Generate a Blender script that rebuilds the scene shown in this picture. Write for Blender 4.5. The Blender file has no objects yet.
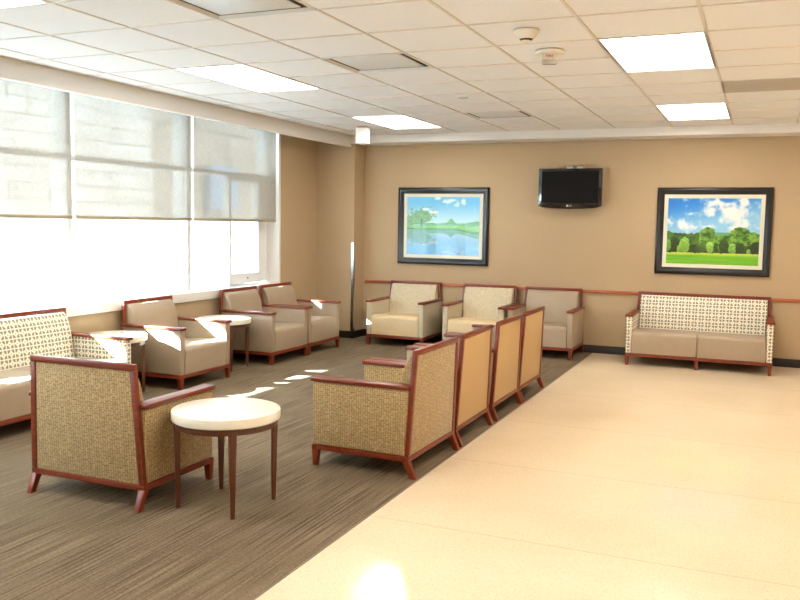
import bpy, bmesh, math, random
from mathutils import Vector, Matrix
random.seed(7)
SC = bpy.context.scene
COL = SC.collection
PI = math.pi

# ------------------------------------------------------------------ helpers
def srgb(r, g, b):
    def f(c):
        c /= 255.0
        return c / 12.92 if c <= 0.04045 else ((c + 0.055) / 1.055) ** 2.4
    return (f(r), f(g), f(b), 1.0)

def new_mat(name):
    m = bpy.data.materials.new(name); m.use_nodes = True
    nt = m.node_tree; nt.nodes.clear()
    out = nt.nodes.new('ShaderNodeOutputMaterial')
    b = nt.nodes.new('ShaderNodeBsdfPrincipled')
    nt.links.new(b.outputs[0], out.inputs[0])
    return m, nt, b, out

def N(nt, t, **kw):
    n = nt.nodes.new(t)
    for k, v in kw.items():
        if k.startswith('i_'):
            n.inputs[k[2:].replace('_', ' ')].default_value = v
        else:
            setattr(n, k, v)
    return n

def L(nt, a, b): nt.links.new(a, b)

def mathn(nt, op, a, b=None, c=None):
    n = nt.nodes.new('ShaderNodeMath'); n.operation = op
    for i, v in enumerate((a, b, c)):
        if v is None: continue
        if isinstance(v, (int, float)): n.inputs[i].default_value = v
        else: nt.links.new(v, n.inputs[i])
    return n.outputs[0]

def mixc(nt, fac, a, b, mode='MIX'):
    n = nt.nodes.new('ShaderNodeMix'); n.data_type = 'RGBA'; n.blend_type = mode
    for idx, v in ((0, fac), (6, a), (7, b)):
        if isinstance(v, (int, float)): n.inputs[idx].default_value = v
        elif isinstance(v, tuple): n.inputs[idx].default_value = v
        else: nt.links.new(v, n.inputs[idx])
    return n.outputs[2]

def ramp(nt, fac, stops):
    n = nt.nodes.new('ShaderNodeValToRGB')
    els = n.color_ramp.elements
    while len(els) < len(stops): els.new(0.5)
    for e, (p, c) in zip(els, stops):
        e.position = p; e.color = c
    nt.links.new(fac, n.inputs[0])
    return n.outputs[0]

def coords(nt, kind='Object', scale=(1, 1, 1)):
    tc = nt.nodes.new('ShaderNodeTexCoord')
    mp = nt.nodes.new('ShaderNodeMapping')
    mp.inputs['Scale'].default_value = scale
    nt.links.new(tc.outputs[kind], mp.inputs[0])
    return mp.outputs[0]

def bump(nt, b, h, strength=0.2, dist=0.002):
    n = nt.nodes.new('ShaderNodeBump')
    n.inputs['Strength'].default_value = strength
    n.inputs['Distance'].default_value = dist
    nt.links.new(h, n.inputs['Height']); nt.links.new(n.outputs[0], b.inputs['Normal'])

# ------------------------------------------------------------------ materials
def m_plain(name, col, rough=0.5, metal=0.0, noise=0.0, nscale=30, coat=0.0, bumps=0.0):
    m, nt, b, _ = new_mat(name)
    b.inputs['Roughness'].default_value = rough
    b.inputs['Metallic'].default_value = metal
    b.inputs['Coat Weight'].default_value = coat
    v = coords(nt)
    nz = N(nt, 'ShaderNodeTexNoise'); nz.inputs['Scale'].default_value = nscale
    nz.inputs['Detail'].default_value = 4
    L(nt, v, nz.inputs['Vector'])
    d = tuple(c * (1 - noise) for c in col[:3]) + (1,)
    e = tuple(min(1, c * (1 + noise)) for c in col[:3]) + (1,)
    L(nt, ramp(nt, nz.outputs[0], [(0.3, d), (0.7, e)]), b.inputs['Base Color'])
    if bumps: bump(nt, b, nz.outputs[0], bumps, 0.002)
    return m

def m_wood(name, dark, light, rough=0.35, coat=0.18):
    m, nt, b, _ = new_mat(name)
    v = coords(nt, 'UV', (3, 160, 1))
    nz = N(nt, 'ShaderNodeTexNoise'); nz.inputs['Scale'].default_value = 1.0
    nz.inputs['Detail'].default_value = 5; nz.inputs['Distortion'].default_value = 0.6
    L(nt, v, nz.inputs['Vector'])
    L(nt, ramp(nt, nz.outputs[0], [(0.3, dark), (0.7, light)]), b.inputs['Base Color'])
    b.inputs['Roughness'].default_value = rough
    b.inputs['Coat Weight'].default_value = coat
    b.inputs['Coat Roughness'].default_value = 0.1
    bump(nt, b, nz.outputs[0], 0.05, 0.001)
    return m

def m_weave(name, base, dark, light, k=1.0):
    """tan upholstery with small upright woven blocks"""
    m, nt, b, _ = new_mat(name)
    def brick(sx, sy, off, mort, c1, c2):
        v = coords(nt, 'UV', (sx, sy, 1))
        sw = N(nt, 'ShaderNodeSeparateXYZ'); L(nt, v, sw.inputs[0])
        cb = N(nt, 'ShaderNodeCombineXYZ'); L(nt, sw.outputs[1], cb.inputs[0]); L(nt, sw.outputs[0], cb.inputs[1])
        br = N(nt, 'ShaderNodeTexBrick')
        br.inputs['Scale'].default_value = 1.0
        br.inputs['Brick Width'].default_value = 1.0; br.inputs['Row Height'].default_value = 0.55
        br.inputs['Mortar Size'].default_value = mort; br.inputs['Mortar Smooth'].default_value = 0.3
        br.inputs['Bias'].default_value = -0.1
        br.offset = off; br.squash = 0.7; br.squash_frequency = 3
        br.inputs['Color1'].default_value = c1; br.inputs['Color2'].default_value = c2
        br.inputs['Mortar'].default_value = dark
        L(nt, cb.outputs[0], br.inputs['Vector'])
        return br
    a = brick(36 * k, 27 * k, 0.37, 0.05, base, light)
    c = brick(61 * k, 27 * k, 0.61, 0.07, (1, 1, 1, 1), (0.82, 0.80, 0.78, 1))
    c.inputs['Mortar'].default_value = (0.66, 0.62, 0.60, 1)
    vv = coords(nt, 'UV', (48, 70, 1)); nq = N(nt, 'ShaderNodeTexNoise'); nq.inputs['Scale'].default_value = 1; nq.inputs['Detail'].default_value = 1
    L(nt, vv, nq.inputs['Vector'])
    m2 = mixc(nt, ramp(nt, nq.outputs[0], [(0.42, (0, 0, 0, 1)), (0.55, (1, 1, 1, 1))]), (1, 1, 1, 1), c.outputs[0])
    col = mixc(nt, 0.9, a.outputs[0], m2, 'MULTIPLY')
    v = coords(nt, 'UV', (400, 400, 1))
    nz = N(nt, 'ShaderNodeTexNoise'); nz.inputs['Scale'].default_value = 1
    L(nt, v, nz.inputs['Vector'])
    g = ramp(nt, nz.outputs[0], [(0.3, (0.8, 0.8, 0.8, 1)), (0.7, (1, 1, 1, 1))])
    L(nt, mixc(nt, 0.6, col, g, 'MULTIPLY'), b.inputs['Base Color'])
    b.inputs['Roughness'].default_value = 0.75
    b.inputs['Sheen Weight'].default_value = 0.15
    bump(nt, b, nz.outputs[0], 0.2, 0.001)
    return m

def m_lattice(name):
    """off-white upholstery, grey four-petal lattice with ochre dots"""
    m, nt, b, _ = new_mat(name)
    P = 1 / 0.072
    v = coords(nt, 'UV', (P, P, 1))
    s = N(nt, 'ShaderNodeSeparateXYZ'); L(nt, v, s.inputs[0])
    fx = mathn(nt, 'ABSOLUTE', mathn(nt, 'SUBTRACT', mathn(nt, 'FRACT', s.outputs[0]), 0.5))
    fy = mathn(nt, 'ABSOLUTE', mathn(nt, 'SUBTRACT', mathn(nt, 'FRACT', s.outputs[1]), 0.5))
    # grey petals centred at (.24,.24) of every quadrant, with diagonal cut toward the dot
    dx = mathn(nt, 'ABSOLUTE', mathn(nt, 'SUBTRACT', fx, 0.255))
    dy = mathn(nt, 'ABSOLUTE', mathn(nt, 'SUBTRACT', fy, 0.255))
    sq = mathn(nt, 'MAXIMUM', dx, dy)
    pet = mathn(nt, 'LESS_THAN', sq, 0.175)
    diag = mathn(nt, 'GREATER_THAN', mathn(nt, 'ADD', fx, fy), 0.38)
    pet = mathn(nt, 'MULTIPLY', pet, diag)
    r = mathn(nt, 'SQRT', mathn(nt, 'ADD', mathn(nt, 'MULTIPLY', fx, fx), mathn(nt, 'MULTIPLY', fy, fy)))
    dot = mathn(nt, 'LESS_THAN', r, 0.085)
    white = srgb(238, 230, 212)
    c = mixc(nt, pet, white, srgb(140, 130, 102))
    c = mixc(nt, dot, c, srgb(222, 172, 104))
    L(nt, c, b.inputs['Base Color'])
    b.inputs['Roughness'].default_value = 0.7
    return m

def m_carpet():
    m, nt, b, _ = new_mat('carpet_brown_streaked')
    v = coords(nt, 'Object', (75, 1.6, 1))
    n1 = N(nt, 'ShaderNodeTexNoise'); n1.inputs['Scale'].default_value = 1; n1.inputs['Detail'].default_value = 3
    L(nt, v, n1.inputs['Vector'])
    v2 = coords(nt, 'Object', (150, 60, 1))
    n2 = N(nt, 'ShaderNodeTexNoise'); n2.inputs['Scale'].default_value = 1; n2.inputs['Detail'].default_value = 2
    L(nt, v2, n2.inputs['Vector'])
    v3 = coords(nt, 'Object', (1, 1, 1))
    n3 = N(nt, 'ShaderNodeTexNoise'); n3.inputs['Scale'].default_value = 2.2; n3.inputs['Detail'].default_value = 3
    L(nt, v3, n3.inputs['Vector'])
    br = N(nt, 'ShaderNodeTexBrick'); br.offset = 0.43
    v4 = coords(nt, 'Object', (1, 1, 1)); sw = N(nt, 'ShaderNodeSeparateXYZ'); L(nt, v4, sw.inputs[0])
    cb = N(nt, 'ShaderNodeCombineXYZ'); L(nt, sw.outputs[1], cb.inputs[0]); L(nt, sw.outputs[0], cb.inputs[1])
    L(nt, cb.outputs[0], br.inputs['Vector'])
    br.inputs['Scale'].default_value = 1.0
    br.inputs['Brick Width'].default_value = 0.09; br.inputs['Row Height'].default_value = 0.024
    br.inputs['Mortar Size'].default_value = 0.0022; br.inputs['Mortar Smooth'].default_value = 0.4
    br.inputs['Color1'].default_value = (1, 1, 1, 1); br.inputs['Color2'].default_value = (0.86, 0.86, 0.86, 1)
    br.inputs['Mortar'].default_value = (0.60, 0.60, 0.60, 1)
    c = ramp(nt, n1.outputs[0], [(0.30, srgb(78, 64, 48)), (0.42, srgb(112, 95, 74)), (0.60, srgb(128, 110, 87)), (0.75, srgb(146, 127, 102))])
    d = ramp(nt, n2.outputs[0], [(0.36, (0.62, 0.62, 0.62, 1)), (0.56, (1, 1, 1, 1))])
    c = mixc(nt, 0.7, c, d, 'MULTIPLY')
    f = ramp(nt, n3.outputs[0], [(0.42, (0, 0, 0, 1)), (0.6, (1, 1, 1, 1))])
    c2 = mixc(nt, 0.8, c, br.outputs[0], 'MULTIPLY')
    c = mixc(nt, f, c, c2)
    L(nt, c, b.inputs['Base Color'])
    b.inputs['Roughness'].default_value = 0.95
    b.inputs['Specular IOR Level'].default_value = 0.15
    bump(nt, b, n2.outputs[0], 0.5, 0.004)
    return m

def m_terrazzo():
    m, nt, b, _ = new_mat('cream_terrazzo_floor')
    v = coords(nt)
    a = N(nt, 'ShaderNodeTexVoronoi'); a.inputs['Scale'].default_value = 260
    L(nt, v, a.inputs['Vector'])
    s = N(nt, 'ShaderNodeSeparateColor'); L(nt, a.outputs['Color'], s.inputs[0])
    c = ramp(nt, s.outputs[0], [(0.0, srgb(206, 180, 148)), (0.06, srgb(226, 204, 172)), (0.5, srgb(231, 211, 180)), (0.95, srgb(236, 218, 190))])
    n3 = N(nt, 'ShaderNodeTexNoise'); n3.inputs['Scale'].default_value = 1.1; n3.inputs['Detail'].default_value = 3
    L(nt, v, n3.inputs['Vector'])
    g = ramp(nt, n3.outputs[0], [(0.3, (0.92, 0.90, 0.87, 1)), (0.7, (1, 1, 1, 1))])
    c = mixc(nt, 1.0, c, g, 'MULTIPLY')
    # divider joints every 1.2 m along the floor
    sp = N(nt, 'ShaderNodeSeparateXYZ'); L(nt, v, sp.inputs[0])
    fy = mathn(nt, 'ABSOLUTE', mathn(nt, 'SUBTRACT', mathn(nt, 'FRACT', mathn(nt, 'DIVIDE', mathn(nt, 'SUBTRACT', sp.outputs[1], 3.82 - 0.6), 1.2)), 0.5))
    j = mathn(nt, 'LESS_THAN', fy, 0.0022)
    c = mixc(nt, mathn(nt, 'MULTIPLY', j, 0.45), c, srgb(120, 106, 90))
    L(nt, c, b.inputs['Base Color'])
    n4 = N(nt, 'ShaderNodeTexNoise'); n4.inputs['Scale'].default_value = 3.0
    L(nt, v, n4.inputs['Vector'])
    r = N(nt, 'ShaderNodeMapRange'); r.inputs[3].default_value = 0.08; r.inputs[4].default_value = 0.13
    L(nt, n4.outputs[0], r.inputs[0]); L(nt, r.outputs[0], b.inputs['Roughness'])
    b.inputs['Specular IOR Level'].default_value = 0.2
    return m

def m_tile():
    m, nt, b, _ = new_mat('ceiling_tile_white')
    v = coords(nt)
    a = N(nt, 'ShaderNodeTexNoise'); a.inputs['Scale'].default_value = 160; a.inputs['Detail'].default_value = 3
    L(nt, v, a.inputs['Vector'])
    L(nt, ramp(nt, a.outputs[0], [(0.3, srgb(236, 237, 239)), (0.6, srgb(245, 246, 248))]), b.inputs['Base Color'])
    b.inputs['Roughness'].default_value = 0.9
    bump(nt, b, a.outputs[0], 0.15, 0.002)
    return m

def m_emit(name, col, strength, rim=None):
    m, nt, b, out = new_mat(name)
    b.inputs['Base Color'].default_value = (0.9, 0.9, 0.9, 1)
    b.inputs['Roughness'].default_value = 0.4
    b.inputs['Emission Color'].default_value = col
    b.inputs['Emission Strength'].default_value = strength
    return m

def m_shade():
    """woven solar-screen cloth: part open weave, part translucent"""
    m, nt, b, out = new_mat('solar_shade_cloth')
    nt.nodes.remove(b)
    v = coords(nt, 'Object', (1, 1, 1))
    n1 = N(nt, 'ShaderNodeTexNoise'); n1.inputs['Scale'].default_value = 1; n1.inputs['Detail'].default_value = 2
    mp = coords(nt, 'Object', (20, 20, 260)); L(nt, mp, n1.inputs['Vector'])
    n2 = N(nt, 'ShaderNodeTexNoise'); n2.inputs['Scale'].default_value = 1; n2.inputs['Detail'].default_value = 2
    mp2 = coords(nt, 'Object', (20, 260, 14)); L(nt, mp2, n2.inputs['Vector'])
    w = mathn(nt, 'MULTIPLY', mathn(nt, 'ADD', n1.outputs[0], n2.outputs[0]), 0.5)
    col = ramp(nt, w, [(0.35, srgb(148, 140, 130)), (0.65, srgb(176, 167, 156))])
    df = N(nt, 'ShaderNodeBsdfDiffuse'); L(nt, col, df.inputs[0])
    tl = N(nt, 'ShaderNodeBsdfTranslucent'); L(nt, col, tl.inputs[0])
    tp = N(nt, 'ShaderNodeBsdfTransparent'); tp.inputs[0].default_value = (0.96, 0.93, 0.90, 1)
    m1 = N(nt, 'ShaderNodeMixShader'); m1.inputs[0].default_value = 0.16
    L(nt, df.outputs[0], m1.inputs[1]); L(nt, tl.outputs[0], m1.inputs[2])
    m2 = N(nt, 'ShaderNodeMixShader')
    o = N(nt, 'ShaderNodeMapRange'); o.inputs[1].default_value = 0.3; o.inputs[2].default_value = 0.7
    o.inputs[3].default_value = SHADE_OPEN - 0.05; o.inputs[4].default_value = SHADE_OPEN + 0.05
    L(nt, w, o.inputs[0]); L(nt, o.outputs[0], m2.inputs[0])
    L(nt, m1.outputs[0], m2.inputs[1]); L(nt, tp.outputs[0], m2.inputs[2])
    L(nt, m2.outputs[0], out.inputs[0])
    return m

def m_glass(name='window_glass', f0=0.03):
    m, nt, b, out = new_mat(name)
    nt.nodes.remove(b)
    tp = N(nt, 'ShaderNodeBsdfTransparent'); tp.inputs[0].default_value = (0.97, 0.99, 0.98, 1)
    gl = N(nt, 'ShaderNodeBsdfGlossy'); gl.inputs['Roughness'].default_value = 0.02
    lw = N(nt, 'ShaderNodeLayerWeight'); lw.inputs[0].default_value = 0.5
    fr0 = mathn(nt, 'POWER', lw.outputs['Facing'], 4.0)
    fr = mathn(nt, 'ADD', mathn(nt, 'MULTIPLY', fr0, 0.35), f0)
    mx = N(nt, 'ShaderNodeMixShader')
    L(nt, fr, mx.inputs[0]); L(nt, tp.outputs[0], mx.inputs[1]); L(nt, gl.outputs[0], mx.inputs[2])
    L(nt, mx.outputs[0], out.inputs[0])
    return m

def m_stone(name, c1, c2, mortar):
    m, nt, b, _ = new_mat(name)
    v = coords(nt); s = N(nt, 'ShaderNodeSeparateXYZ'); L(nt, v, s.inputs[0])
    cb = N(nt, 'ShaderNodeCombineXYZ'); L(nt, s.outputs[1], cb.inputs[0]); L(nt, s.outputs[2], cb.inputs[1])
    br = N(nt, 'ShaderNodeTexBrick'); L(nt, cb.outputs[0], br.inputs['Vector'])
    br.inputs['Scale'].default_value = 1; br.inputs['Brick Width'].default_value = 1.3
    br.inputs['Row Height'].default_value = 0.42; br.inputs['Mortar Size'].default_value = 0.02
    br.inputs['Color1'].default_value = c1; br.inputs['Color2'].default_value = c2
    br.inputs['Mortar'].default_value = mortar
    nz = N(nt, 'ShaderNodeTexNoise'); nz.inputs['Scale'].default_value = 1.5; nz.inputs['Detail'].default_value = 4
    L(nt, v, nz.inputs['Vector'])
    g = ramp(nt, nz.outputs[0], [(0.3, (0.75, 0.74, 0.72, 1)), (0.7, (1, 1, 1, 1))])
    L(nt, mixc(nt, 1.0, br.outputs[0], g, 'MULTIPLY'), b.inputs['Base Color'])
    b.inputs['Roughness'].default_value = 0.9
    return m

def m_vcol(name, rough=0.35):
    m, nt, b, _ = new_mat(name)
    a = N(nt, 'ShaderNodeVertexColor'); a.layer_name = 'print'
    L(nt, a.outputs[0], b.inputs['Base Color'])
    b.inputs['Roughness'].default_value = rough
    b.inputs['Coat Weight'].default_value = 0.3
    return m

# light levels
SHADE_OPEN = 0.18
PANEL = 16.5
SUN = 300.0
SKY = 12.0

M = {}
M['wall'] = m_plain('wall_paint_tan', srgb(184, 159, 124), 0.75, noise=0.03, nscale=60, bumps=0.05)
M['base'] = m_plain('baseboard_dark_brown', srgb(36, 25, 20), 0.5, noise=0.1)
M['white'] = m_plain('white_paint', srgb(236, 234, 230), 0.5, noise=0.01)
M['sillw'] = m_plain('sill_white', srgb(235, 230, 222), 0.35, noise=0.01)
M['grid'] = m_plain('ceiling_grid_white', srgb(226, 220, 212), 0.5)
M['tile'] = m_tile()
M['cherry'] = m_wood('cherry_wood', srgb(92, 28, 8), srgb(138, 54, 20))
M['walnut'] = m_wood('walnut_leg', srgb(66, 32, 16), srgb(108, 60, 34))
M['railw'] = m_wood('chair_rail_wood', srgb(150, 76, 42), srgb(186, 104, 64))
M['weave'] = m_weave('tan_block_weave', srgb(182, 154, 104), srgb(122, 98, 68), srgb(200, 172, 120))
M['lattice'] = m_lattice('white_lattice_weave')
M['taupe'] = m_plain('taupe_vinyl', srgb(166, 146, 122), 0.42, noise=0.03, nscale=12, bumps=0.03)
M['beige'] = m_plain('beige_vinyl', srgb(214, 188, 146), 0.42, noise=0.03, nscale=12, bumps=0.03)
M['tan'] = m_plain('tan_vinyl', srgb(190, 156, 106), 0.5, noise=0.03, nscale=300, bumps=0.03)
M['tabletop'] = m_plain('white_table_top', srgb(242, 234, 216), 0.28, noise=0.01)
M['tableedge'] = m_plain('cream_table_edge', srgb(236, 222, 192), 0.35, noise=0.01)
M['carpet'] = m_carpet()
M['terrazzo'] = m_terrazzo()
M['steel'] = m_plain('brushed_steel', srgb(190, 190, 192), 0.22, 1.0, noise=0.05)
M['alu'] = m_plain('window_aluminium', srgb(206, 208, 210), 0.4, 0.0, noise=0.02)
M['alu_in'] = m_plain('window_frame_white', srgb(232, 232, 230), 0.4, 0.0, noise=0.02)
M['hem'] = m_plain('shade_hem', srgb(160, 146, 120), 0.7, noise=0.05)
M['shade'] = m_shade()
M['glass'] = m_glass()
M['picglass'] = m_glass('picture_glass', 0.014)
M['panel'] = m_emit('light_panel_acrylic', (1.0, 0.94, 0.85, 1), PANEL)
M['exitglow'] = m_emit('exit_box_plastic', (1.0, 0.86, 0.55, 1), 0.12)
M['framedark'] = m_plain('dark_frame_lacquer', srgb(20, 18, 20), 0.3, noise=0.0, coat=0.15)
M['mat'] = m_plain('picture_mat', srgb(236, 228, 210), 0.8)
M['print'] = m_vcol('picture_print')
M['blackgloss'] = m_plain('tv_bezel_black', srgb(12, 12, 13), 0.12, noise=0.0, coat=0.5)
M['screen'] = m_plain('tv_screen', srgb(14, 11, 10), 0.55)
M['screen'].node_tree.nodes['Principled BSDF'].inputs['Specular IOR Level'].default_value = 0.12
M['logo'] = m_plain('logo_silver', srgb(225, 225, 228), 0.4)
M['plastic'] = m_plain('detector_plastic', srgb(238, 232, 220), 0.45)
M['dark'] = m_plain('dark_slot', srgb(40, 36, 32), 0.7)
M['plenum'] = m_plain('duct_dark', srgb(96, 84, 68), 0.8)
M['red'] = m_plain('red_lettering', srgb(190, 40, 36), 0.6)
M['strobe'] = m_plain('strobe_lens', srgb(210, 206, 196), 0.15, coat=0.6)
M['ventw'] = m_plain('diffuser_enamel', srgb(222, 224, 224), 0.35, noise=0.01)
M['ventg'] = m_plain('return_grille_enamel', srgb(206, 196, 180), 0.5, noise=0.01)
M['stone'] = m_stone('pale_stone_cladding', srgb(220, 202, 184), srgb(206, 188, 170), srgb(160, 144, 128))
M['stone2'] = m_stone('brown_stone_cladding', srgb(184, 162, 140), srgb(172, 150, 128), srgb(130, 114, 98))
M['ground'] = m_plain('outdoor_concrete', srgb(218, 218, 216), 0.9, noise=0.05, nscale=2)
M['dkglass'] = m_plain('far_window_glass', srgb(120, 130, 138), 0.2)

# ------------------------------------------------------------------ mesh building
def hexa(bm, p):
    """p: 8 points, bottom ring 0-3 then top ring 4-7 (counter-clockwise from above)"""
    v = [bm.verts.new(q) for q in p]
    for f in ((3, 2, 1, 0), (4, 5, 6, 7), (0, 1, 5, 4), (1, 2, 6, 5), (2, 3, 7, 6), (3, 0, 4, 7)):
        bm.faces.new([v[i] for i in f])
    return v

def box(bm, x0, x1, y0, y1, z0, z1):
    return hexa(bm, [(x0, y0, z0), (x1, y0, z0), (x1, y1, z0), (x0, y1, z0),
                     (x0, y0, z1), (x1, y0, z1), (x1, y1, z1), (x0, y1, z1)])

def prism(bm, prof, x0, x1, axis='x'):
    """extrude a closed (y,z) profile along x from x0 to x1"""
    a = [bm.verts.new((x0, y, z)) for y, z in prof]
    b = [bm.verts.new((x1, y, z)) for y, z in prof]
    n = len(prof)
    fs = [bm.faces.new(a), bm.faces.new(list(reversed(b)))]
    for i in range(n):
        fs.append(bm.faces.new([a[i], b[i], b[(i + 1) % n], a[(i + 1) % n]]))
    return a, b

def lathe(bm, prof, segs=48, cx=0, cy=0):
    rings = []
    for r, z in prof:
        if r < 1e-6: rings.append([bm.verts.new((cx, cy, z))])
        else: rings.append([bm.verts.new((cx + r * math.cos(2 * PI * k / segs), cy + r * math.sin(2 * PI * k / segs), z)) for k in range(segs)])
    for a, b in zip(rings, rings[1:]):
        for k in range(segs):
            k2 = (k + 1) % segs
            if len(a) == 1 and len(b) == 1: continue
            if len(a) == 1: bm.faces.new([a[0], b[k2], b[k]])
            elif len(b) == 1: bm.faces.new([a[k], a[k2], b[0]])
            else: bm.faces.new([a[k], a[k2], b[k2], b[k]])

def bevel(bm, off, segs=2, edges=None):
    bmesh.ops.recalc_face_normals(bm, faces=bm.faces)
    es = edges if edges is not None else [e for e in bm.edges if len(e.link_faces) == 2 and e.calc_face_angle(0) > 0.5]
    bmesh.ops.bevel(bm, geom=es, offset=off, segments=segs, profile=0.5, affect='EDGES', clamp_overlap=True)

def make(name, bm, mat, parent=None, uv=None, sharp=35, loc=None, kind=None, long_axis=False):
    bmesh.ops.recalc_face_normals(bm, faces=bm.faces)
    lay = bm.loops.layers.uv.new('UVMap')
    for f in bm.faces:
        n = f.normal
        ax = max(range(3), key=lambda i: abs(n[i]))
        if uv == 'xz' and abs(n.x) < 0.75: ax = 1
        for lp in f.loops:
            c = lp.vert.co
            u, v = ((c.y, c.z), (c.x, c.z), (c.x, c.y))[ax]
            if long_axis:      # run the grain along the mesh's longest side
                d = LA
                u, v = (c[d], c[(d + 1) % 3] + 0.7 * c[(d + 2) % 3])
            lp[lay].uv = (u, v)
    me = bpy.data.meshes.new(name); bm.to_mesh(me); bm.free()
    if mat is not None: me.materials.append(mat)
    for p in me.polygons: p.use_smooth = True
    me.set_sharp_from_angle(angle=math.radians(sharp))
    o = bpy.data.objects.new(name, me); COL.objects.link(o)
    if parent is not None: o.parent = parent
    if loc is not None: o.location = loc
    if kind: o['kind'] = kind
    return o

LA = 0
def wood(name, bm, mat, parent=None, axis=0, **kw):
    global LA
    LA = axis
    return make(name, bm, mat, parent, long_axis=True, **kw)

def thing(name, label, cat, loc=(0, 0, 0), rz=0, group=None):
    o = bpy.data.objects.new(name, None); COL.objects.link(o)
    o.empty_display_size = 0.1
    o.location = loc; o.rotation_euler = (0, 0, rz)
    o['label'] = label; o['category'] = cat
    if group: o['group'] = group
    return o

def tag(o, label, cat, group=None):
    o['label'] = label; o['category'] = cat
    if group: o['group'] = group
    return o

def structure(name, bm, mat, parent=None, **kw):
    o = make(name, bm, mat, parent, **kw)
    if parent is None: o['kind'] = 'structure'
    return o

def copy_tree(o, parent=None):
    c = o.copy(); COL.objects.link(c); c.parent = parent
    for ch in list(o.children): copy_tree(ch, c)
    return c

# ------------------------------------------------------------------ room dimensions
XW = -5.37          # window wall
YB = 10.05          # back wall
XR = 3.4            # right wall (off frame)
YF = -2.6           # wall behind the camera
H = 2.59
CARPET_X = -1.785

# floor: carpet and terrazzo
bm = bmesh.new(); box(bm, CARPET_X, XR, YF, YB, -0.05, 0.0)
structure('floor', bm, M['terrazzo'])
bm = bmesh.new(); box(bm, XW, CARPET_X, YF, YB, -0.05, 0.0)
o = structure('floor_carpet', bm, M['carpet'])
bm = bmesh.new(); box(bm, CARPET_X - 0.004, CARPET_X + 0.004, YF, YB, 0.0, 0.003)
structure('trim_1', bm, m_plain('carpet_edge_strip', srgb(120, 104, 84), 0.6))

# walls
bm = bmesh.new(); box(bm, XW - 0.25, XR, YB, YB + 0.15, 0, 2.9); structure('wall_back', bm, M['wall'])
bm = bmesh.new(); box(bm, XR, XR + 0.15, YF, YB, 0, 2.9); structure('wall_right', bm, M['wall'])
bm = bmesh.new(); box(bm, XW - 0.25, XR + 0.15, YF - 0.15, YF, 0, 2.9); structure('wall_front', bm, M['wall'])
WY0, WY1, WZ0, WZ1 = -0.96, 8.82, 0.67, 2.64
bm = bmesh.new()
box(bm, XW - 0.25, XW, YF, YB, -0.05, WZ0)
box(bm, XW - 0.25, XW, YF, YB, WZ1, 2.9)
box(bm, XW - 0.25, XW, WY1, YB, WZ0, WZ1)
box(bm, XW - 0.25, XW, YF, WY0, WZ0, WZ1)
structure('wall_left', bm, M['wall'])
PX, PY = -4.83, 9.75
bm = bmesh.new(); box(bm, XW, PX, PY, YB, 0, H + 0.1); structure('wall_pilaster', bm, M['wall'])

# baseboards
def base_prof(t=0.014, h=0.092): return [(0, 0), (-t, 0), (-t, h * 0.82), (-t * 0.45, h), (0, h)]
bm = bmesh.new(); prism(bm, [(YB + y, z) for y, z in base_prof()], PX, XR); structure('baseboard_back', bm, M['base'])
bm = bmesh.new()
box(bm, XW + 0.014, PX + 0.014, PY - 0.014, PY, 0, 0.092); box(bm, PX, PX + 0.014, PY, YB - 0.014, 0, 0.092)
structure('baseboard_pilaster', bm, M['base'])
bm = bmesh.new(); box(bm, XW, XW + 0.014, YF, PY, 0, 0.092); structure('baseboard_left', bm, M['base'])

# chair rail on the back wall
bm = bmesh.new(); box(bm, PX + 0.03, XR, YB - 0.024, YB, 0.712, 0.75); bevel(bm, 0.006, 2)
o = wood('trim_2', bm, M['railw'], None, 0); o['kind'] = 'structure'

# steel corner guard on the pilaster
bm = bmesh.new()
box(bm, PX - 0.035, PX + 0.002, PY - 0.003, PY, 0.092, 1.24)
box(bm, PX, PX + 0.003, PY - 0.003, PY + 0.035, 0.092, 1.24)
tag(make('corner_guard', bm, M['steel']), 'narrow steel corner guard on the lower half of the tan pilaster corner', 'corner guard')

# ------------------------------------------------------------------ ceiling
GX0, GDX = -0.345, 0.612
GY0, GDY = 3.94, 0.577
FX = -4.865                      # inner face of the window fascia
FY = 9.69                       # front face of the back soffit
xs = [GX0 + GDX * k for k in range(-8, 8)]
ys = [GY0 + GDY * k for k in range(-12, 11)]
xs = [FX] + [x for x in xs if FX + 0.05 < x < XR - 0.05] + [XR]
ys = [YF] + [y for y in ys if YF + 0.05 < y < FY - 0.03] + [FY]
def colx(k): return GX0 + GDX * k
def rowy(k): return GY0 + GDY * k
# (ix,iy): cell whose low corner is colx(ix), rowy(iy)
LIGHTS = [(-1, -3), (-1, 2), (-1, 7), (-6, -3), (-6, 2), (-6, 7), (-1, -8), (-6, -8), (4, -3), (4, 2), (4, 7), (4, -8)]
VENTS = [(-4, 2), (-4, 7), (-4, -1)]
RET = [(0, 5)]
holes = []
for a, b in LIGHTS: holes.append((colx(a), rowy(b), colx(a + 1), rowy(b + 2)))
for a, b in VENTS: holes.append((colx(a), rowy(b), colx(a + 1), rowy(b + 1)))
for a, b in RET: holes.append((colx(a), rowy(b), colx(a + 1), rowy(b + 1)))
def inhole(x, y): return any(h[0] < x < h[2] and h[1] < y < h[3] for h in holes)
bm = bmesh.new()
TZ = H + 0.005
for i in range(len(xs) - 1):
    for j in range(len(ys) - 1):
        if inhole((xs[i] + xs[i + 1]) / 2, (ys[j] + ys[j + 1]) / 2): continue
        box(bm, xs[i], xs[i + 1], ys[j], ys[j + 1], TZ, TZ + 0.02)
box(bm, XW, FX, YF, YB, TZ, TZ + 0.02)
box(bm, FX, XR, FY, YB, TZ, TZ + 0.02)
box(bm, XW, XR, YF, YB, H + 0.22, H + 0.24)      # slab above the plenum
ceiling = structure('ceiling', bm, M['tile'])
bm = bmesh.new()
W = 0.009
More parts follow.
